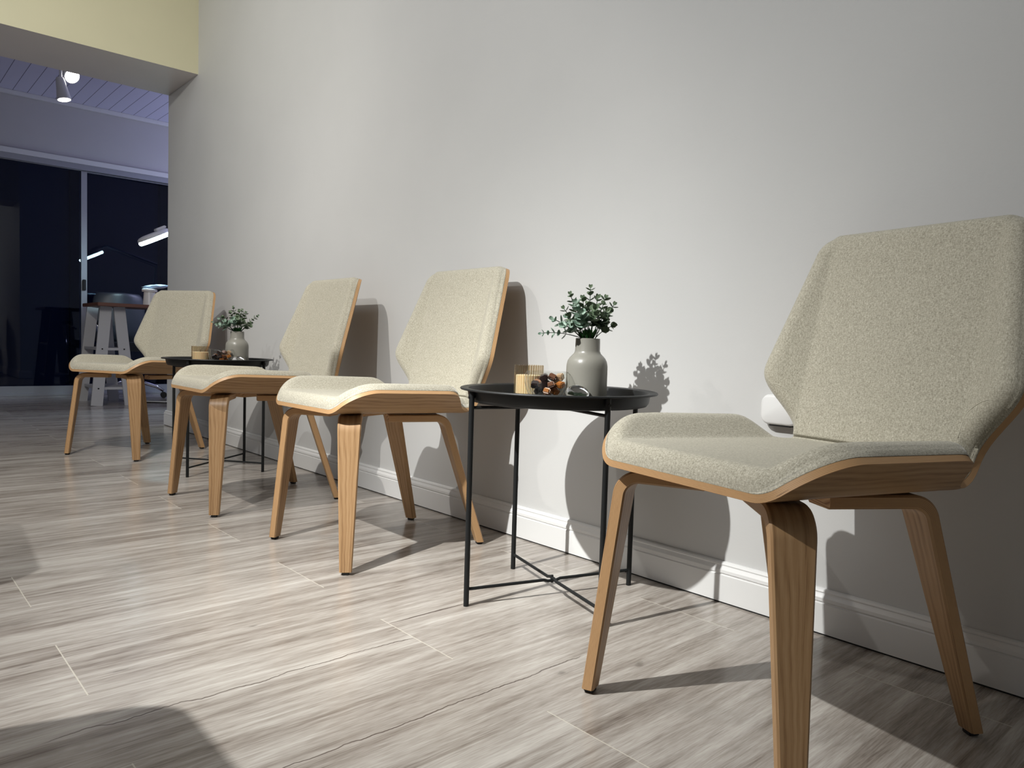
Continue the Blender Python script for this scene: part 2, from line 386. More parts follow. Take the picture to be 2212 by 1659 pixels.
# baseboard profile: (outwards, z)
prof = [(0.0, 0.004), (0.015, 0.004), (0.015, 0.067), (0.0125, 0.069), (0.0125, 0.071), (0.015, 0.073), (0.0145, 0.080),
        (0.011, 0.086), (0.0095, 0.089), (0.0105, 0.092), (0.0085, 0.096), (0.004, 0.098), (0.0, 0.098)]
vs, fs = [], []
path = [((XW, -2.2), (-1, 0)), ((XW, YE), (-1, 1)), ((XW + 0.12, YE), (0, 1))]
for (px, py), (nx, ny) in path:
    for d_, z_ in prof: vs.append((px + nx * d_, py + ny * d_, z_))
n = len(prof)
for k in range(len(path) - 1):
    for i in range(n - 1): fs.append((k * n + i, k * n + i + 1, (k + 1) * n + i + 1, (k + 1) * n + i))
struct(mesh_obj('baseboard_right', vs, fs, M_trim))
struct(box('gap_shade_strip', (XW - 0.0125, -2.2, 0.0), (XW, YE, 0.0042), M_gap_shade))  # black strip standing in for the shade in the gap under the baseboard

# sliding glass door of the back room
def window(name, x0, x1, yc, fw=0.048, zt=2.105, latch=False):
    bm = bmesh.new(); dz = 0.03
    add_box(bm, (x0 + fw / 2, yc, zt / 2), (fw, 0.035, zt)); add_box(bm, (x1 - fw / 2, yc, zt / 2), (fw, 0.035, zt))
    add_box(bm, ((x0 + x1) / 2, yc, zt - fw / 4), (x1 - x0, 0.035, fw / 2)); add_box(bm, ((x0 + x1) / 2, yc, 0.045), (x1 - x0, 0.035, 0.085))
    r = struct(bm_obj(name, bm, M_frame))
    box('pane', (x0 + fw, yc - 0.003, 0.085), (x1 - fw, yc + 0.003, zt - fw / 2), M_pane, r)
    if latch: box('latch', (x1 - 0.040, yc - 0.040, 0.98), (x1 - 0.012, yc - 0.0175, 1.08), M_rubber, r, bev=0.004)
    return r
window('window_1', -1.4, 0.2, 7.88)
window('window_2', 0.2, 1.68, 7.90, latch=True)
window('window_3', 1.632, 3.2, 7.945)
window('window_4', 3.2, 4.2, 7.945)
struct(box('trim_3', (-3.1, 7.85, 2.085), (4.2, 7.97, 2.135), M_frame))
struct(box('trim_4', (-3.1, 7.84, 2.135), (4.2, 7.97, 2.18), M_trim))
struct(box('trim_5', (-3.1, 7.83, 0.0), (4.2, 7.99, 0.022), M_frame, bev=0.003))
struct(box('wall_outside', (-3.2, 10.2, -0.3), (6.5, 10.3, 3.5), M_out))
struct(box('ground_outside', (-3.2, 7.99, -0.1), (6.5, 10.2, -0.05), M_out))
struct(box('door_reflection_1', (1.98, 10.12, -0.05), (2.10, 10.2, 2.9), M_rubber))  # dark post standing in for a door frame reflected in the glass
struct(box('door_reflection_2', (2.98, 10.12, -0.05), (3.10, 10.2, 2.9), M_rubber))  # second stand-in post for the reflected door frame

# ------------------------------------------------------------------ the chair
# one bent plywood sheet: spine (b, z) with side wings folded up; local x = backwards, y = left
TH = 0.011
def spine_pts():
    a = Vector((-0.256, 0.4065)); c_ = Vector((0.219, 0.391)); e = Vector((0.3315, 0.829)); r = 0.055
    d1 = (c_ - a).normalized(); d2 = (e - c_).normalized(); ang = d1.angle(d2); tl = r * math.tan(ang / 2)
    p1 = c_ - d1 * tl; p2 = c_ + d2 * tl; n1 = Vector((-d1.y, d1.x)); ctr = p1 + n1 * r
    return a, p1, p2, e, d1, d2, n1, ctr, r, ang
A_, P1_, P2_, E_, D1_, D2_, N1_, C_, RR_, ANG_ = spine_pts()
L1s = (P1_ - A_).length; L2s = RR_ * ANG_; L3s = (E_ - P2_).length; LS = L1s + L2s + L3s
def spine(s):
    if s < L1s: p = A_ + D1_ * s; d = D1_
    elif s < L1s + L2s:
        a = (s - L1s) / RR_; n_ = N1_; p = C_ + (-n_ * math.cos(a) + D1_ * math.sin(a)) * RR_; d = D1_ * math.cos(a) + n_ * math.sin(a)
    else: p = P2_ + D2_ * (s - L1s - L2s); d = D2_
    return p, Vector((-d.y, d.x))
def smooth(x): x = max(0, min(1, x)); return x * x * (3 - 2 * x)
S_SB, S_SD = 0.362, 0.398            # seat wing: back corner, end of the diagonal cut
S_BW = L1s + L2s + (0.535 - P2_.y) / D2_.y   # widest point of the backrest
S_BD = L1s + L2s + 0.010
def halfw_raw(s):
    WS, WW, WB, WT = 0.2545, 0.172, 0.260, 0.206
    if s < S_SB - 0.02:
        c_, a = 0.105, 0.115
        q = max(0.0, 1 - s / c_); return WS - a * (1 - math.sqrt(max(0, 1 - q * q))) if s < c_ else WS
    key = [(S_SB - 0.02, WS), (S_SB + 0.004, WS - 0.008), (S_SB + 0.018, WS - 0.030), (S_SD + 0.002, 0.194), (S_SD + 0.018, 0.178), (S_SD + 0.04, WW + 0.001), (S_BD - 0.012, WW), (S_BD + 0.006, 0.177),
           (S_BD + 0.028, 0.194), (S_BW - 0.022, WB - 0.017), (S_BW - 0.006, WB - 0.004), (S_BW + 0.012, WB), (S_BW + 0.03, WB - 0.004), (LS - 0.048, WT + 0.002)]
    for (a, b), (c2, d) in zip(key, key[1:]):
        if s <= c2: return b + (d - b) * (s - a) / (c2 - a) if s >= a else b
    q = (s - (LS - 0.048)) / 0.048; base = WT + 0.002 - 0.005 * q
    return base - 0.052 * (1 - math.sqrt(max(0, 1 - q * q))) if q > 0 else base
HW = []
def _tab():
    N = 900; raw = [halfw_raw(LS * i / N) for i in range(N + 1)]; sg = 0.0125 / LS * N; K = int(3 * sg)
    wt = [math.exp(-0.5 * (k / sg) ** 2) for k in range(-K, K + 1)]
    for i in range(N + 1):
        s_ = LS * i / N
        if s_ < 0.11 or s_ > LS - 0.07: HW.append(raw[i]); continue
        q = sum(w_ * raw[min(N, max(0, i + k))] for k, w_ in zip(range(-K, K + 1), wt)) / sum(wt)
        m = min(1, (s_ - 0.11) / 0.03, (LS - 0.07 - s_) / 0.03); HW.append(raw[i] * (1 - m) + q * m)
_tab()
def halfw(s):
    if s < 0.10 or s > LS - 0.06: return halfw_raw(s)
    x = s / LS * 900; i = min(899, int(x)); return HW[i] + (HW[i + 1] - HW[i]) * (x - i)
def fold(s):
    k = smooth((s - S_SD) / (S_BD - S_SD)); return math.radians(43 * (1 - k) + 31 * k)
FC, RB = 0.167, 0.060
def pos(s, t_, off):
    p, n_ = spine(s); ph = fold(s); sg = 1 if t_ >= 0 else -1; t_ = abs(t_); t0 = FC - RB * ph / 2
    if t_ <= t0: u, v, a = t_, 0.0, 0.0
    elif t_ <= t0 + RB * ph: a = (t_ - t0) / RB; u = t0 + RB * math.sin(a); v = RB * (1 - math.cos(a))
    else: a = ph; q = t_ - t0 - RB * ph; u = t0 + RB * math.sin(a) + q * math.cos(a); v = RB * (1 - math.cos(a)) + q * math.sin(a)
    u -= off * math.sin(a); v += off * math.cos(a)
    return Vector((p.x + n_.x * v, sg * u, p.y + n_.y * v))
def s_samples(a, b, n_, both=True):
    out = []
    for i in range(n_ + 1):
        x = i / n_; out.append(a + (b - a) * (0.5 - 0.5 * math.cos(PI * x)) if both else a + (b - a) * x)
    return out
OUT = [(s, halfw(s)) for s in s_samples(0.0, LS, 500)]
def edge_dist(s, t_, ends):
    t_ = abs(t_); d = 9.0
    for (a, b), (c_, e) in zip(OUT, OUT[1:]):
        if abs(a - s) > 0.08: continue
        dx, dy = c_ - a, e - b; q = max(0, min(1, ((s - a) * dx + (t_ - b) * dy) / (dx * dx + dy * dy + 1e-12)))
        d = min(d, math.hypot(s - a - q * dx, t_ - b - q * dy))
    for e in ends:
        if t_ <= halfw(e) + 1e-6: d = min(d, abs(s - e))
    return d
def grid(ss, nt, fn):
    return [[fn(s, v) for v in nt] for s in ss]
VS = [math.sin(PI / 2 * (-1 + 2 * i / 44)) for i in range(45)]
def fabric_uv(s, t_): return (s, t_)
def build_shell(parent):
    ss = s_samples(0.0, LS, 110); vs, fs, mi, uvd = [], [], [], []
    nv = len(VS)
    for k, off in enumerate((0.0, TH)):
        for s in ss:
            W = halfw(s)
            for v in VS: vs.append(pos(s, v * W, off)); uvd.append((s, v * W))
    nS = len(ss)
    fu = []
    def idx(k, i, j): return k * nS * nv + i * nv + j
    for i in range(nS - 1):
        for j in range(nv - 1):
            a = (idx(0, i, j), idx(0, i, j + 1), idx(0, i + 1, j + 1), idx(0, i + 1, j)); fs.append(a[::-1]); mi.append(0); fu.append([uvd[q] for q in a[::-1]])
            a = (idx(1, i, j), idx(1, i, j + 1), idx(1, i + 1, j + 1), idx(1, i + 1, j)); fs.append(a); mi.append(0); fu.append([uvd[q] for q in a])
    per = [(0, j) for j in range(nv)] + [(i, nv - 1) for i in range(1, nS)] + [(nS - 1, j) for j in range(nv - 2, -1, -1)] + [(i, 0) for i in range(nS - 2, 0, -1)]
    ln = 0.0
    for q in range(len(per)):
        (i, j), (i2, j2) = per[q], per[(q + 1) % len(per)]
        a = (idx(0, i, j), idx(0, i2, j2), idx(1, i2, j2), idx(1, i, j)); L = (Vector(vs[a[0]]) - Vector(vs[a[1]])).length
        fs.append(a); mi.append(1); fu.append([(ln, 0.0), (ln + L, 0.0), (ln + L, 0.75), (ln, 0.75)]); ln += L
    o = mesh_obj('shell', vs, fs, [M_wood, M_ply], parent, uvs=lambda pi, k: fu[pi][k], mi=mi, smooth=True)
    o.data.set_sharp_from_angle(angle=math.radians(40)); return o
S_SEAM = L1s + L2s * 0.78
def build_cushion(name, a, b, parent, seam_at):
    T, RE = 0.0335, 0.025
    ss = sorted(set([a + (b - a) * i / 90 for i in range(91)] + [a + 0.03 * (k / 12) ** 3 for k in range(12)] + [b - 0.03 * (k / 12) ** 3 for k in range(12)]))
    vv = [max(-1, min(1, x)) for x in [-1, -.9993, -.9972, -.9935, -.991, -.984, -.971, -.955, -.935, -.91] + [-.88 + 1.76 * i / 30 for i in range(31)] + [.91, .935, .955, .971, .984, .991, .9935, .9972, .9993, 1]]
    vs, fs, uvs_ = [], [], []
    nv = len(vv); far = 1e-5
    for s in ss:
        W = halfw(s) + 0.0004
        for v in vv:
            d = edge_dist(s, v * W, [e for e in (0.0, LS)])
            dd = max(0.0, min(1.0, d / RE)); h = T * max(0.0, 1 - (1 - dd) ** 2.6) ** (1 / 2.6)
            if abs(v) > 0.999999 or s < 1e-7 or s > LS - 1e-7: h = 0.0
            ds = abs(s - seam_at); q = min(1.0, ds / 0.020); h *= 0.55 + 0.45 * math.sqrt(max(0, 1 - (1 - q) ** 2))
            # overhang of the stuffed rim
            bulge = 0.0030 * math.sin(PI * min(1, h / T)) * smooth((s - 0.10) / 0.04) if d < RE else 0
            sgn = 1 if v >= 0 else -1
            vs.append(pos(s, v * W + sgn * bulge, TH + 0.0004 + h)); uvs_.append((s, v * W))
    for i in range(len(ss) - 1):
        for j in range(nv - 1): fs.append((i * nv + j, i * nv + j + 1, (i + 1) * nv + j + 1, (i + 1) * nv + j))
    # closed underside
    base = len(vs)
    for s in (ss[0], ss[-1]):
        W = halfw(s) + 0.0004
        for v in vv: vs.append(pos(s, v * W, TH + 0.0003)); uvs_.append((s, v * W))
    for e, i in ((0, 0), (1, len(ss) - 1)):
        for j in range(nv - 1):
            f_ = (i * nv + j, base + e * nv + j, base + e * nv + j + 1, i * nv + j + 1); fs.append(f_ if e == 0 else f_[::-1])
    return mesh_obj(name, vs, fs, M_fab, parent, uvs=uvs_, smooth=True)
def seam_line(name, st, parent, seam_at, rad=0.0010):
    T, RE = 0.0335, 0.025; pts = []
    for s, t_ in st:
        dd = max(0.0, min(1.0, edge_dist(s, t_, [0.0, LS]) / RE)); h = T * max(0.0, 1 - (1 - dd) ** 2.6) ** (1 / 2.6)
        q = min(1.0, abs(s - seam_at) / 0.020); h *= 0.55 + 0.45 * math.sqrt(max(0, 1 - (1 - q) ** 2))
        pts.append(pos(s, t_, TH + 0.0004 + h))
    bm = bmesh.new(); add_tube(bm, pts, rad, 6); return bm_obj(name, bm, M_pipe, parent, smooth=True)
def build_leg(foot, ang, splay, arm, ztop, parent):
    """foot = ground point; ang = direction (from the middle outwards); splay = lean; arm = length of the flat run"""
    T, rc = 0.021, 0.036
    u = Vector((math.cos(ang), math.sin(ang), 0)); side = Vector((-u.y, u.x, 0)); zc = ztop - T / 2
    zb = 0.008
    sl = math.atan2(splay, zc - zb); dn = Vector((math.sin(sl), -math.cos(sl)))       # (outwards, z)
    K = Vector((-splay, zc))                                                            # sharp corner, relative to foot centre
    turn = PI / 2 - sl; tl = rc * math.tan(turn / 2)
    pts = [(Vector((K.x - arm, zc)), Vector((1, 0))), (Vector((K.x - tl - 0.001, zc)), Vector((1, 0)))]
    c0 = Vector((K.x - tl, zc - rc))
    for k in range(0, 11):
        a = turn * k / 10; pts.append((c0 + Vector((math.sin(a), math.cos(a))) * rc, Vector((math.cos(a), -math.sin(a)))))
    endp = Vector((0, zb)); st_ = pts[-1][0]
    for k in range(1, 9):
        q = k / 8; pts.append((st_.lerp(endp, q), dn))
    L = [0.0]
    for a, b in zip(pts, pts[1:]): L.append(L[-1] + (b[0] - a[0]).length)
    Ltot = L[-1]; vs, fs, mi, fu = [], [], [], []
    ch = 0.0028; ring_uv = []
    for i, (p, d) in enumerate(pts):
        nrm = Vector((-d.y, d.x)) * -1.0; nrm = Vector((d.y * -1, d.x))      # outward/up side of the strip
        z = p.y; q = max(0.0, min(1.0, (zc - 0.02 - z) / (zc - 0.02)))
        w_ = 0.060 - 0.029 * q
        arm_q = max(0.0, (K.x - tl - p.x) / max(arm, 1e-6)) if z >= zc - 1e-6 else 0.0
        w_ -= 0.004 * arm_q
        h, g = w_ / 2, T / 2
        sec = [(h, -g + ch), (h, g - ch), (h - ch, g), (-h + ch, g), (-h, g - ch), (-h, -g + ch), (-h + ch, -g), (h - ch, -g)]
        if i == len(pts) - 1:
            off = Vector((0, 0))
        for (ys_, ns_) in sec:
            P = p + nrm * ns_
            zz = P.y
            if i == len(pts) - 1:               # cut the foot level with the floor
                P = P + d * ((zb - P.y) / d.y) if abs(d.y) > 0.1 else P
            vs.append(Vector((foot[0], foot[1], 0)) + u * P.x + side * ys_ + Vector((0, 0, P.y)))
    n8 = 8
    for i in range(len(pts) - 1):
        for k in range(n8):
            k2 = (k + 1) % n8
            fs.append((i * n8 + k, i * n8 + k2, (i + 1) * n8 + k2, (i + 1) * n8 + k))
            ply = k in (0, 4); mi.append(1 if ply else 0)
            if ply:
                a, b = (0.06, 0.94) if k == 0 else (0.94, 0.06)
                fu.append([(L[i], a), (L[i], b), (L[i + 1], b), (L[i + 1], a)])
            else:
                w1 = 0.06 if k in (2, 6) else 0.003; y0 = {1: 0.03, 2: 0.027, 3: -0.027, 5: -0.03, 6: -0.027, 7: 0.027}[k]; y1 = {1: 0.027, 2: -0.027, 3: -0.03, 5: -0.027, 6: 0.027, 7: 0.03}[k]
                o_ = foot[0] * 3 + foot[1]
                fu.append([(L[i] + o_, y0 + o_), (L[i] + o_, y1 + o_), (L[i + 1] + o_, y1 + o_), (L[i + 1] + o_, y0 + o_)])
    fs.append(tuple(range(n8))); mi.append(1); fu.append([(0.01 * k, 0.1 * k) for k in range(8)])
    fs.append(tuple(range((len(pts) - 1) * n8, len(pts) * n8))[::-1]); mi.append(1); fu.append([(0.01 * k, 0.1 * k) for k in range(8)])
    o = mesh_obj('leg', vs, fs, [M_wood, M_ply], parent, uvs=lambda pi, k: fu[pi][k], mi=mi, smooth=True)
    bm = bmesh.new(); bm.from_mesh(o.data); bmesh.ops.recalc_face_normals(bm, faces=bm.faces[:]); bm.to_mesh(o.data); bm.free()
    o.data.set_sharp_from_angle(angle=math.radians(28))
    bm = bmesh.new(); add_box(bm, (foot[0], foot[1], 0.0045), (0.018, 0.018, 0.009), Euler((0, 0, ang)).to_matrix(), 0.002)
    bm_obj('foot_pad', bm, M_rubber, o)
    return o
def build_chair():
    r = empty('side_chair', (0, 0, 0))
    build_shell(r)
    build_cushion('seat_cushion', 0.0, S_SEAM, r, S_SEAM)
    bc = build_cushion('back_cushion', S_SEAM, LS, r, S_SEAM)
    seam_line('seam', [(S_SEAM + 0.002, 0.168 * (i / 12 - 1)) for i in range(25)], bc, S_SEAM)
    for sg in (-1, 1):
        seam_line('corner_seam', [(S_BD + 0.020 + 0.062 * math.sin(PI / 2 * q / 12), sg * (0.160 + 0.088 * (1 - math.cos(PI / 2 * q / 12)) ** 0.9)) for q in range(13)], bc, S_SEAM, 0.0008)
    for sy in (1, -1):
        build_leg((-0.232, 0.212 * sy), math.radians(122.5) * sy, 0.052, 0.135, 0.3995, r)
        build_leg((0.232, 0.181 * sy), math.radians(20.3) * sy, 0.122, 0.165, 0.392, r)
    # stitched seam between the two cushions and small screws under the seat
    return r
chair = build_chair()
chairs = [((1.1413, 0.5837), -11.8, 'upholstered plywood chair nearest the camera, large at the right edge'),
          ((1.1715, 1.8714), -0.1, 'beige padded plywood chair left of and beside the near black tray table'),
          ((1.1269, 2.6625), 0.1, 'second beige chair from the left, its seat in front of the far tray table'),
          ((1.0925, 4.0173), 29.75, 'farthest beige chair, angled towards the room near the wall end')]
for i, ((x, y), a, lab) in enumerate(chairs):
    o = chair if i == 0 else copy_tree(chair)
    o.location = (x, y, 0); o.rotation_euler = (0, 0, math.radians(a))
    tag(o, lab, 'chair', 'bent plywood chairs along the wall')

for (x, y), a, lab in (((-0.312, 1.085), 0.0, 'beige plywood chair of the second row, just left of the view, closer to the camera'),
                       ((-0.325, 2.02), -4.0, 'beige plywood chair of the second row, left of the view, farther from the camera')):
    o = copy_tree(chair); o.location = (x, y, 0); o.rotation_euler = (0, 0, math.radians(a)); tag(o, lab, 'chair', 'second row of plywood chairs')

# ------------------------------------------------------------------ tray tables
ZT = 0.498
def build_table():
    r = empty('tray_table', (0, 0, 0))
    bm = bmesh.new()
    p = [(0.0, 0.4665), (0.196, 0.4665), (0.2035, 0.4685), (0.2075, 0.4745), (0.2105, 0.491), (0.2135, 0.4955), (0.2285, 0.4975), (0.2318, 0.4965), (0.2330, 0.4945), (0.2318, 0.4925), (0.2285, 0.4925),
         (0.2155, 0.4900), (0.2120, 0.472), (0.2070, 0.4655), (0.198, 0.4635), (0.0, 0.4635)]
    add_lathe(bm, p, 96)
    bm_obj('tray', bm, M_black, r, smooth=True, angle=35)
    RL = 0.2205
    for k in range(4):
        a = k * PI / 2; x, y = RL * math.cos(a), RL * math.sin(a)
        bm = bmesh.new(); add_tube(bm, [(x, y, 0.0), (x, y, 0.4915)], 0.0062, 14)
        add_tube(bm, [(x * 0.955, y * 0.955, 0.478), (x * 1.035, y * 1.035, 0.478)], 0.0035, 8)
        bm_obj('leg', bm, M_black, r, smooth=True, angle=40)
    for z, nm in ((0.4545, 'upper_cross_bar'), (0.039, 'lower_cross_bar')):
        for k in range(2):
            a = k * PI / 2; x, y = RL * math.cos(a), RL * math.sin(a); dz = 0.0035 * (1 if k else -1)
            bm = bmesh.new(); c1 = 0.10
            add_tube(bm, [(-x, -y, z), (-x * c1, -y * c1, z), (-x * 0.05, -y * 0.05, z + dz), (x * 0.05, y * 0.05, z + dz), (x * c1, y * c1, z), (x, y, z)], 0.0038, 10)
            if k: add_tube(bm, [(0, 0, z - 0.008), (0, 0, z + 0.010)], 0.0035, 8)
            bm_obj(nm, bm, M_black, r, smooth=True, angle=40)
    return r
T1 = (1.2552, 1.2332); T2 = (1.2311, 3.3362)
tab = build_table(); tab.location = (*T1, 0); tab.rotation_euler = (0, 0, math.radians(163))
tag(tab, 'near round black metal tray table on four thin legs', 'side table', 'black tray tables between the chairs')
tab2 = copy_tree(tab); tab2.location = (*T2, 0); tab2.rotation_euler = (0, 0, math.radians(127.5))
tag(tab2, 'far round black metal tray table between the two farthest chairs', 'side table', 'black tray tables between the chairs')
ZF = 0.4667

# vase
V1 = (1.330, 1.213); V2 = (T2[0] + 0.078 * 0.938 + 0.03 * 0.346, T2[1] - 0.078 * 0.346 + 0.03 * 0.938)
bmv = bmesh.new()
pr = [(0.0, 0.0), (0.045, 0.0), (0.0485, 0.003), (0.0497, 0.010), (0.0497, 0.080), (0.0493, 0.089), (0.0472, 0.098), (0.0430, 0.1055), (0.0375, 0.1115), (0.0325, 0.1165), (0.0300, 0.123),
      (0.0295, 0.150), (0.0291, 0.1525), (0.0272, 0.1530), (0.0262, 0.151), (0.0262, 0.12), (0.032, 0.110), (0.044, 0.088), (0.0445, 0.01), (0.0, 0.008)]
add_lathe(bmv, pr, 56); vase = bm_obj('vase', bmv, M_cer, None, smooth=True, angle=50)
vase.location = (*V1, ZF); tag(vase, 'stone-grey bottle vase standing on the near tray table', 'vase', 'grey vases on the tray tables')
vase2 = vase.copy(); COL.objects.link(vase2); vase2.location = (*V2, ZF)
tag(vase2, 'stone-grey bottle vase standing on the far tray table', 'vase', 'grey vases on the tray tables')

# eucalyptus sprigs: tips given as (right, up, depth) offsets from the mouth, in metres
def leaf(bmx, base, d, n_, L, W):
    d = d.normalized(); s_ = d.cross(n_).normalized(); n_ = s_.cross(d).normalized()
    row = [(0.0, 0.10), (0.14, 0.66), (0.36, 1.0), (0.62, 1.0), (0.84, 0.68), (0.96, 0.28), (1.0, 0.05)]
    L_, C2, R_ = [], [], []
    for q, w_ in row:
        cup = 0.10 * L * math.sin(PI * q); c_ = base + d * (L * q) - n_ * cup
        C2.append(bmx.verts.new(c_)); e = n_ * (W * 0.18 * w_)
        L_.append(bmx.verts.new(c_ + s_ * (W / 2 * w_) + e)); R_.append(bmx.verts.new(c_ - s_ * (W / 2 * w_) + e))
    for i in range(len(row) - 1):
        bmx.faces.new((C2[i], C2[i + 1], L_[i + 1], L_[i])); bmx.faces.new((C2[i], R_[i], R_[i + 1], C2[i + 1]))
def build_plant(name, origin, rgt, tips, seed):
    rr = random.Random(seed); fwd_ = Vector((-rgt[1], rgt[0], 0)); rg = Vector((rgt[0], rgt[1], 0)); up = Vector((0, 0, 1))
    root = empty(name, origin)
    for ti, (tx, tz, ty, lw, kind) in enumerate(tips):
        a0 = rr.uniform(0, 2 * PI); rb_ = rr.uniform(0.002, 0.014)
        sx = max(-0.018, min(0.018, tx * 0.3)); sy = max(-0.018, min(0.018, ty * 0.3))
        st0 = rg * sx * 0.7 + fwd_ * sy * 0.7 + up * (-0.03); st1 = rg * sx + fwd_ * sy + up * 0.004
        tip = rg * tx + fwd_ * ty + up * tz
        ctrl = st1 + up * (0.45 * max(tz, 0.02) + 0.006) + (rg * tx + fwd_ * ty) * (0.30 if tz > 0.03 else 0.45)
        pts = [st0]
        for k in range(0, 13):
            q = k / 12; pts.append(st1 * (1 - q) ** 2 + ctrl * 2 * q * (1 - q) + tip * q * q)
        bm = bmesh.new(); add_tube(bm, pts, [0.0011] * 5 + [0.0009] * (len(pts) - 5), 5)
        spr = bm_obj('sprig', bm, M_stem, root, smooth=True)
        bm = bmesh.new(); n0 = len(pts)
        total = sum((b - a).length for a, b in zip(pts[1:], pts[2:])); nn = max(3, int(total / 0.0165))
        for j in range(nn):
            q = 0.28 + 0.72 * (j + 0.5) / nn if kind != 'low' else 0.25 + 0.75 * (j + 0.5) / nn
            P = st1 * (1 - q) ** 2 + ctrl * 2 * q * (1 - q) + tip * q * q
            tg = (ctrl - st1) * (1 - q) + (tip - ctrl) * q; tg.normalize()
            base_a = a0 + j * PI / 2 + rr.uniform(-0.35, 0.35); ax = tg.cross(up) if abs(tg.z) < 0.95 else tg.cross(rg); ax.normalize(); ay = tg.cross(ax)
            size = lw * (1.30 - 0.55 * q) * rr.uniform(0.85, 1.15)
            for sgn in (0, PI):
                dirv = ax * math.cos(base_a + sgn) + ay * math.sin(base_a + sgn)
                dv = dirv * 1.0 + tg * rr.uniform(0.45, 0.9)
                leaf(bm, P, dv, (tg * 1.0 - dirv * 0.5 + Vector((rr.uniform(-.3, .3), rr.uniform(-.3, .3), rr.uniform(-.1, .4)))), size * 1.15, size)
        for sg2 in (-1, 1):
            leaf(bm, tip, (tip - ctrl).normalized() + rg * 0.4 * sg2, fwd_ * -1 + up * 0.3, lw * 0.65, lw * 0.4)
        bm_obj('leaves', bm, M_leafB if kind == 'B' else (M_leafA), spr, smooth=True)
    # bright inner blades at the mouth
    bm = bmesh.new()
    for k in range(16):
        a = 2 * PI * k / 16 + rr.uniform(-.2, .2); d = Vector((math.cos(a), math.sin(a), 0)) * rr.uniform(0.4, 0.9) + up
        leaf(bm, Vector((math.cos(a) * 0.010, math.sin(a) * 0.010, -0.004)), d, Vector((math.cos(a), math.sin(a), -0.5)), rr.uniform(0.022, 0.036), 0.009)
    bm_obj('inner_leaves', bm, M_leafC, root, smooth=True)
    return root
tips1 = [(0.002, 0.124, 0.00, 0.015, 'A'), (-0.045, 0.107, 0.01, 0.015, 'A'), (0.040, 0.101, 0.01, 0.016, 'A'), (0.058, 0.084, -0.01, 0.016, 'A'), (-0.060, 0.072, 0.0, 0.015, 'A'),
         (-0.086, 0.046, -0.02, 0.018, 'B'), (-0.112, 0.012, 0.0, 0.014, 'B'), (0.062, 0.036, 0.015, 0.017, 'A'), (-0.036, 0.084, -0.03, 0.021, 'B'), (0.018, 0.098, -0.02, 0.019, 'A'),
         (-0.014, 0.098, 0.02, 0.018, 'A'), (0.010, 0.070, -0.045, 0.023, 'A'), (0.038, 0.066, -0.03, 0.021, 'A'), (-0.022, 0.060, -0.045, 0.023, 'B'), (0.046, 0.056, 0.03, 0.020, 'A'),
         (-0.050, 0.052, 0.02, 0.020, 'B'), (-0.062, 0.032, -0.035, 0.020, 'B'), (0.0, 0.085, 0.035, 0.019, 'A'), (-0.03, 0.045, 0.04, 0.02, 'A')]
pl = build_plant('eucalyptus_bunch', (V1[0], V1[1], ZF + 0.150), (0.744, -0.668), tips1, 3)
tag(pl, 'bushy green eucalyptus sprigs in the vase on the near tray table', 'plant', 'eucalyptus bunches in the grey vases')
tips2 = [(-0.075, 0.055, 0.0, 0.018, 'B'), (-0.100, 0.040, 0.01, 0.017, 'A'), (-0.085, 0.030, -0.03, 0.018, 'B'), (-0.055, 0.045, -0.03, 0.020, 'B'), (-0.060, 0.065, 0.02, 0.018, 'A'),
         (-0.030, 0.086, 0.0, 0.018, 'A'), (-0.018, 0.110, 0.01, 0.014, 'A'), (0.006, 0.094, -0.02, 0.018, 'A'), (0.020, 0.098, 0.02, 0.016, 'A'), (0.034, 0.086, 0.0, 0.017, 'A'),
         (0.086, 0.076, 0.0, 0.014, 'A'), (0.058, 0.040, 0.0, 0.017, 'A'), (0.050, 0.030, -0.03, 0.018, 'A'), (0.0, 0.062, -0.04, 0.022, 'A'), (0.022, 0.052, -0.04, 0.021, 'A'),
         (-0.022, 0.056, -0.045, 0.022, 'B'), (0.0, 0.075, 0.035, 0.019, 'A')]
pl2 = build_plant('eucalyptus_bunch', (V2[0], V2[1], ZF + 0.150), (0.938, -0.346), tips2, 11)
tag(pl2, 'wide leaning eucalyptus bunch in the vase on the far tray table', 'plant', 'eucalyptus bunches in the grey vases')

# ribbed amber glass with candle
def build_candle():
    r = empty('candle_glass', (0, 0, 0)); rib = lambda a: 0.0009 * math.cos(36 * a)
    bm = bmesh.new(); add_lathe(bm, [(0.0, 0.0), (0.034, 0.0), (0.0358, 0.003), (0.0366, 0.010), (0.0368, 0.080), (0.0360, 0.0815)], 216, rib=lambda a: rib(a))
    
    bm_obj('ribbed_glass', bm, M_amber, r, smooth=True)
    bm = bmesh.new(); add_lathe(bm, [(0.0, 0.009), (0.0333, 0.009), (0.0333, 0.055), (0.0310, 0.0565), (0.0, 0.0560)], 48); wx = bm_obj('wax', bm, M_wax, r, smooth=True, angle=40)
    bm = bmesh.new(); add_tube(bm, [(0, 0, 0.055), (0, 0, 0.062), (0.001, 0, 0.067)], 0.0009, 6); bm_obj('wick', bm, M_wick, wx)
    return r
cn = build_candle(); cn.location = (1.300, 1.385, ZF); tag(cn, 'ribbed amber candle glass at the left of the near tray table', 'candle', 'candle glasses on the tray tables')
cn2 = copy_tree(cn); cn2.location = (T2[0] - 0.076 * 0.938 + 0.06 * 0.346, T2[1] + 0.076 * 0.346 + 0.06 * 0.938, ZF)
tag(cn2, 'ribbed amber candle glass at the left of the far tray table', 'candle', 'candle glasses on the tray tables')

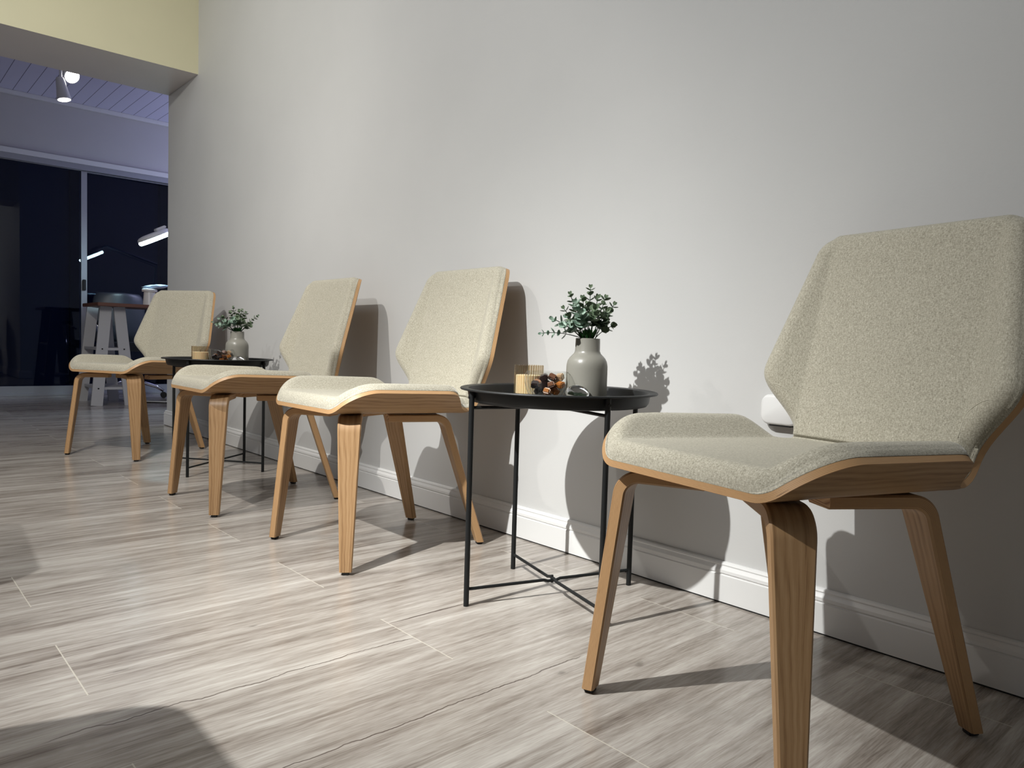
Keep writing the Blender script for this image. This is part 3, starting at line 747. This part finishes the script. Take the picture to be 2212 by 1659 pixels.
# double-walled glass bowl
def build_bowl():
    bm = bmesh.new()
    add_lathe(bm, [(0.0, 0.0), (0.026, 0.0), (0.031, 0.0015), (0.041, 0.012), (0.0495, 0.028), (0.0535, 0.043), (0.0540, 0.056), (0.0525, 0.066), (0.0498, 0.0710), (0.0482, 0.0715)], 64)
    add_lathe(bm, [(0.0482, 0.0715), (0.0470, 0.0700), (0.0478, 0.060), (0.0470, 0.046), (0.0425, 0.030), (0.0330, 0.016), (0.020, 0.009), (0.0, 0.0075)], 64)
    return bm_obj('glass_bowl', bm, M_glass, None, smooth=True)
bowl = build_bowl(); B1 = (1.238, 1.255); bowl.location = (*B1, ZF); tag(bowl, 'clear double-walled glass bowl of candies on the near tray table', 'bowl', 'glass candy bowls')
B2 = (T2[0] + 0.012 * 0.938 - 0.04 * 0.346, T2[1] - 0.012 * 0.346 - 0.04 * 0.938)
bowl2 = bowl.copy(); COL.objects.link(bowl2); bowl2.location = (*B2, ZF); tag(bowl2, 'clear double-walled glass bowl of candies on the far tray table', 'bowl', 'glass candy bowls')
def candy_mesh(i):
    rr = random.Random(30 + i); bm = bmesh.new(); s_ = 0.0175
    add_box(bm, (0, 0, 0), (s_ * rr.uniform(0.9, 1.15), s_, s_ * rr.uniform(0.75, 0.95)), None, 0.0022)
    for sg in (-1, 1):                                    # folded wrapper flaps
        f0 = [bm.verts.new((sg * s_ * 0.50, y_ * s_ * 0.42, z_)) for y_, z_ in ((-1, -0.004), (1, -0.004))] + [bm.verts.new((sg * s_ * 0.60, y_ * s_ * 0.34, z_)) for y_, z_ in ((1, 0.004), (-1, 0.004))]
        bm.faces.new(f0)
    me = bpy.data.meshes.new('candy'); bm.to_mesh(me); bm.free(); me.materials.append(M_can[i]); return me
CM = [candy_mesh(i) for i in range(4)]
# (right, depth, z, colour)
# rows from the bottom of the bowl up
cand = [(0.000, -0.002, 0.0205, 2), (-0.019, 0.002, 0.0250, 0), (0.019, -0.003, 0.0250, 1), (0.001, -0.021, 0.0250, 1), (0.002, 0.020, 0.0250, 0),
        (-0.029, -0.012, 0.0400, 0), (-0.010, -0.013, 0.0400, 0), (0.010, -0.014, 0.0400, 2), (0.031, -0.008, 0.0405, 1), (-0.022, 0.012, 0.0430, 1), (0.000, 0.006, 0.0420, 2), (0.021, 0.013, 0.0430, 3),
        (-0.008, -0.010, 0.0570, 0), (0.012, 0.004, 0.0580, 2), (0.031, 0.012, 0.0580, 3)]
CLN = ['dark brown', 'caramel orange', 'milk-chocolate brown', 'pale cream']
def fill(B, rg, where, seed, n_):
    rr = random.Random(seed); fw = (-rg[1], rg[0])
    for k, (x, y, z, ci) in enumerate(cand[:n_]):
        o = bpy.data.objects.new('candy', CM[ci]); COL.objects.link(o)
        o.location = (B[0] + rg[0] * x + fw[0] * y, B[1] + rg[1] * x + fw[1] * y, ZF + z)
        o.rotation_euler = (rr.uniform(-.5, .5), rr.uniform(-.5, .5), rr.uniform(0, PI))
        pl_ = ('at the very top of' if k >= 12 else 'in the middle layer of' if k >= 5 else 'at the bottom of')
        sd = 'left side' if x < -0.012 else 'right side' if x > 0.012 else 'centre'
        fb = 'front' if y < 0 else 'back'
        tag(o, '%s wrapped candy %s the %s bowl, %s %s' % (CLN[ci], pl_, where, fb, sd), 'candy', 'wrapped candies in the %s bowl' % where)
fill(B1, (0.744, -0.668), 'near', 5, 15)
fill(B2, (0.938, -0.346), 'far', 8, 15)
# polished little dish leaning between bowl and vase
def build_dish(loc, rg, where):
    bm = bmesh.new(); add_lathe(bm, [(0.0, 0.000), (0.022, 0.0005), (0.0265, 0.003), (0.028, 0.006), (0.0272, 0.0062), (0.0258, 0.0038), (0.021, 0.0016), (0.0, 0.0012)], 48)
    o = bm_obj('metal_dish', bm, M_chrome, None, smooth=True, angle=50)
    o.location = loc; az = math.atan2(-rg[0], rg[1])
    o.rotation_euler = Euler((math.radians(0), math.radians(38), math.atan2(rg[0], -rg[1]) + PI)); return o
d1 = build_dish((V1[0] - 0.066 * 0.668 - 0.019, V1[1] - 0.066 * 0.744 + 0.020, ZF + 0.0195), (0.744, -0.668), 'near')
tag(d1, 'small polished metal dish leaning at the foot of the near vase', 'dish', 'polished metal dishes on the tray tables')
d2 = d1.copy(); COL.objects.link(d2); d2.location = (V2[0] - 0.069 * 0.346 + 0.004, V2[1] - 0.069 * 0.938 - 0.004, ZF + 0.0195); d2.rotation_euler[2] += 0.36
tag(d2, 'small polished metal dish leaning at the foot of the far vase', 'dish', 'polished metal dishes on the tray tables')

# white wall outlet cover behind the nearest chair
r = empty('outlet_cover', (XW, 0.821, 0.446))
ring = []
for cy, cz, a0 in ((0.025, 0.040, 0), (-0.025, 0.040, 90), (-0.025, 0.013, 180), (0.025, 0.013, 270)):
    for k in range(7): a = math.radians(a0 + 15 * k); ring.append((cy, cz, math.cos(a), math.sin(a)))
vs = []; fs = []; n = len(ring)
for x_, r_ in ((0.0, 0.020), (-0.020, 0.020), (-0.0235, 0.0185), (-0.026, 0.0145)):
    for cy, cz, c_, s_ in ring: vs.append((x_, cy + c_ * r_, cz + s_ * r_))
for q in range(3):
    for k in range(n): fs.append((q * n + k, q * n + (k + 1) % n, (q + 1) * n + (k + 1) % n, (q + 1) * n + k))
fs.append(tuple(3 * n + k for k in range(n))); fs.append(tuple(range(n))[::-1])
o = mesh_obj('cover_body', vs, fs, M_white, r, smooth=True); o.data.set_sharp_from_angle(angle=math.radians(50))
bm = bmesh.new(); add_box(bm, (-0.011, 0, -0.0085), (0.020, 0.050, 0.003), None, 0.001); bm_obj('dark_slot', bm, M_rubber, r)
tag(r, 'small white rounded plug-in box on the wall behind the nearest chair', 'outlet')

# ------------------------------------------------------------------ back room
desk = empty('trestle_desk', (1.4, 6.6, 0)); tag(desk, 'narrow desk with dark brown top on a pale grey trestle', 'desk')
def local(o, p): return (p[0] - o.location.x, p[1] - o.location.y, p[2])
def lbox(name, lo, hi, m, par, bev=0.0):
    ol, oh = local(par, lo), local(par, hi); return box(name, ol, oh, m, par, bev)
lbox('desk_top', (1.478, 6.58, 0.805), (2.95, 7.10, 0.832), M_top, desk, 0.003)
def board(par, p0, p1, w_, th, axis, name='leg', m=M_trestle):
    p0, p1 = Vector(local(par, p0)), Vector(local(par, p1)); d = (p1 - p0); L = d.length; d.normalize()
    wv = Vector(axis) - d * Vector(axis).dot(d); wv.normalize(); n_ = d.cross(wv)
    Rm = Matrix((wv, n_, d)).transposed(); bm = bmesh.new(); add_box(bm, (p0 + p1) / 2, (w_, th, L), Rm); return bm_obj(name, bm, m, par)
for y0, sp in ((6.66, 0.0), (7.14, 0.0)):
    for sg in (-1, 1):
        b = board(desk, (1.612 + sg * 0.125, y0 + (0.0 if y0 < 7 else 0.04), 0.0), (1.612 + sg * 0.048, y0 + (0.04 if y0 < 7 else 0.0), 0.805), 0.085, 0.02, (1, 0, 0))
        for z in (0.14, 0.46):
            if y0 < 7:
                x = 1.612 + sg * (0.125 - 0.077 * z / 0.805)
                bm = bmesh.new(); add_box(bm, (x - 1.4, y0 + 0.04 * z / 0.8 - 0.0108 - 6.6, z), (0.011, 0.004, 0.011)); bm_obj('screw', bm, M_rubber, b)
for z in (0.14, 0.46):
    lbox('shelf', (1.50, 6.672, z - 0.01), (1.724, 7.14, z + 0.01), M_trestle, desk)
for x0, in ((2.70,),):
    for y0 in (6.66, 7.14):
        for sg in (-1, 1): board(desk, (x0 + sg * 0.125, y0, 0.0), (x0 + sg * 0.048, y0, 0.805), 0.085, 0.02, (1, 0, 0))

# ring lamp clamped to the desk
lamp = empty('magnifier_lamp', (1.957, 6.805, 1.425)); tag(lamp, 'lit round magnifier lamp hovering over the brown desk', 'lamp')
Rl = Euler((0, -math.radians(28), 0)).to_matrix()
bm = bmesh.new(); add_lathe(bm, [(0.0, 0.030), (0.090, 0.030), (0.120, 0.024), (0.136, 0.012), (0.140, 0.0), (0.138, -0.006), (0.0, -0.006)], 48)
for v_ in bm.verts: v_.co = Rl @ v_.co
bm_obj('lamp_head', bm, M_lampw, lamp, smooth=True, angle=40)
bm = bmesh.new(); add_lathe(bm, [(0.0, -0.0065), (0.135, -0.0065), (0.138, -0.014), (0.136, -0.032), (0.128, -0.038), (0.0, -0.040)], 48)
for v_ in bm.verts: v_.co = Rl @ v_.co
bm_obj('light_ring', bm, M_ring, lamp, smooth=True, angle=40)
bm = bmesh.new(); add_box(bm, Rl @ Vector((0.075, 0, 0.040)), (0.09, 0.07, 0.024), Rl, 0.006); bm_obj('switch_housing', bm, M_lampw, lamp)
bm = bmesh.new()
pts = [(0.118, 0, 0.085), (0.17, 0, 0.115), (0.74, -0.20, -0.02), (0.66, -0.17, -0.56)]
add_tube(bm, [pts[0], pts[1]], 0.012, 8); add_tube(bm, [pts[1], pts[2]], 0.014, 8); add_tube(bm, [(p_[0], p_[1] + 0.03, p_[2] - 0.035) for p_ in pts[1:3]], 0.006, 6); add_tube(bm, [pts[2], pts[3]], 0.010, 8)
add_box(bm, (0.66, -0.17, -0.572), (0.06, 0.06, 0.03))
bm_obj('arm', bm, M_lamparm, lamp, smooth=True, angle=40)

# white jar with cloth
jar = empty('white_jar', (1.905, 6.74, 0.832)); tag(jar, 'white lidded jar on the brown desk', 'jar')
bm = bmesh.new(); add_lathe(bm, [(0.0, 0.0), (0.052, 0.0), (0.050, 0.02), (0.044, 0.115), (0.0, 0.115)], 32); bm_obj('jar_body', bm, M_white, jar, smooth=True, angle=40)
bm = bmesh.new(); add_lathe(bm, [(0.0, 0.115), (0.058, 0.115), (0.060, 0.120), (0.060, 0.134), (0.054, 0.139), (0.0, 0.139)], 32); bm_obj('lid', bm, M_white, jar, smooth=True, angle=40)
bm = bmesh.new(); bmesh.ops.create_icosphere(bm, subdivisions=3, radius=1.0)
rc_ = random.Random(4)
for v_ in bm.verts:
    q = 1 + 0.18 * math.sin(v_.co.x * 7 + v_.co.y * 5) + rc_.uniform(-.08, .08)
    v_.co = Vector((v_.co.x * 0.095 * q, v_.co.y * 0.05 * q, v_.co.z * 0.016 * q + 0.012 + 0.12 * v_.co.x * 0.095))
cl = bm_obj('folded_cloth', bm, M_cloth, None, smooth=True); cl.location = (1.955, 6.74, 0.983); tag(cl, 'pale blue crumpled cloth lying on the white jar', 'cloth')

# office chair
oc = empty('office_chair', (1.90, 7.58, 0)); tag(oc, 'black leather office chair with chrome base behind the desk', 'office chair')
bm = bmesh.new()
g_ = []
for i in range(13):
    q = i / 12; z = 0.50 + 0.47 * q; hw = 0.235 * (1 - 0.10 * (2 * q - 1) ** 2); hw *= 1.0 if q < 0.9 else 1 - (q - 0.9) * 1.3
    g_.append([bm.verts.new((hw * (j / 6 - 1), 0.05 - 0.07 * (1 - (j / 6 - 1) ** 2) + 0.05 * q + 0.25 * max(0, 0.15 - q), z)) for j in range(13)])
for a, b in zip(g_, g_[1:]):
    for j in range(12): bm.faces.new((a[j], a[j + 1], b[j + 1], b[j]))
bk = bm_obj('backrest', bm, M_leather, oc, smooth=True); md = bk.modifiers.new('s', 'SOLIDIFY'); md.thickness = 0.05; md = bk.modifiers.new('b', 'BEVEL'); md.width = 0.018; md.segments = 3
bm = bmesh.new(); add_box(bm, (0, -0.20, 0.47), (0.48, 0.42, 0.08), None, 0.03); bm_obj('seat', bm, M_leather, oc, smooth=True, angle=50)
for sg in (-1, 1):
    bm = bmesh.new(); add_tube(bm, [(sg * 0.25, 0.02, 0.62), (sg * 0.28, -0.12, 0.66), (sg * 0.28, -0.36, 0.66), (sg * 0.26, -0.36, 0.46), (sg * 0.20, -0.25, 0.44)], 0.012, 8); bm_obj('armrest', bm, M_chrome, oc, smooth=True)
    bm = bmesh.new(); add_box(bm, (sg * 0.28, -0.24, 0.68), (0.045, 0.26, 0.03), None, 0.01); bm_obj('arm_pad', bm, M_leather, oc)
bm = bmesh.new(); add_tube(bm, [(0, -0.2, 0.12), (0, -0.2, 0.43)], 0.025, 12); bm_obj('column', bm, M_chrome, oc, smooth=True, angle=40)
for k in range(5):
    a = 2 * PI * k / 5 - 0.25; dx, dy = math.cos(a), math.sin(a)
    bm = bmesh.new(); add_tube(bm, [(0, -0.2, 0.15), (dx * 0.12, -0.2 + dy * 0.12, 0.145), (dx * 0.24, -0.2 + dy * 0.24, 0.105), (dx * 0.30, -0.2 + dy * 0.30, 0.065)], [0.022, 0.02, 0.016, 0.012], 8)
    lg = bm_obj('base_arm', bm, M_chrome, oc, smooth=True)
    bm = bmesh.new()
    for q in (-0.014, 0.014):
        ax = Vector((-dy, dx, 0)); c_ = Vector((dx * 0.30, -0.2 + dy * 0.30, 0.028)) + ax * q; add_tube(bm, [c_ - ax * 0.009, c_ + ax * 0.009], 0.028, 12)
    bm_obj('caster', bm, M_rubber, lg, smooth=True, angle=40)

# cable on the floor beside the desk
bm = bmesh.new(); add_tube(bm, [(1.85, 6.9, 0.004), (2.02, 6.72, 0.004), (2.25, 6.60, 0.004), (2.6, 6.62, 0.004)], 0.004, 6)
o = bm_obj('cable', bm, M_rubber, None, smooth=True); tag(o, 'black cable lying on the floor by the desk', 'cable')
bm = bmesh.new(); add_tube(bm, [(1.78, 7.05, 0.004), (2.05, 6.85, 0.004), (2.3, 6.80, 0.004), (2.6, 6.9, 0.004)], 0.004, 6)
o = bm_obj('cable', bm, M_white, None, smooth=True); tag(o, 'pale cable on the floor behind the black one', 'cable')

# ceiling track with two lit spotlights
tr = struct(box('trim_8', (0.95, 6.86, 2.664), (1.65, 6.90, 2.684), M_white))
def track_spot(loc, aim, R_, Lh, lab):
    r = empty('spotlight', loc); tag(r, lab, 'spotlight', 'spotlights on the back room ceiling')
    d = Vector(aim).normalized(); q = d.to_track_quat('Z', 'Y').to_matrix()
    bm = bmesh.new(); add_lathe(bm, [(0.0, -Lh), (R_ * 0.5, -Lh), (R_ * 0.62, -Lh * 0.9), (R_ * 0.8, -Lh * 0.45), (R_, -0.01), (R_, 0.0), (R_ * 0.9, 0.0)], 28)
    for v_ in bm.verts: v_.co = q @ v_.co
    bm_obj('lamp_body', bm, M_white, r, smooth=True, angle=40)
    bm = bmesh.new(); add_lathe(bm, [(0.0, 0.002), (R_ * 0.9, 0.0), (R_ * 0.9, -0.004), (0, -0.004)], 28)
    for v_ in bm.verts: v_.co = q @ v_.co
    bm_obj('lens', bm, M_lens, r, smooth=True)
    bm = bmesh.new(); b0 = q @ Vector((0, 0, -Lh * 0.8)); add_tube(bm, [b0, (b0.x, b0.y, 2.664 - loc[2])], 0.010, 8); add_box(bm, (b0.x, b0.y, 2.655 - loc[2]), (0.05, 0.035, 0.02))
    bm_obj('bracket', bm, M_white, r)
    return r
track_spot((1.345, 6.80, 2.600), (0.35, -1.0, -0.75), 0.060, 0.12, 'lit white ceiling spotlight, lens turned to the camera')
track_spot((1.275, 6.72, 2.385), (0.16, -0.12, -1.0), 0.050, 0.17, 'lit white ceiling spotlight hanging lower and pointing down')
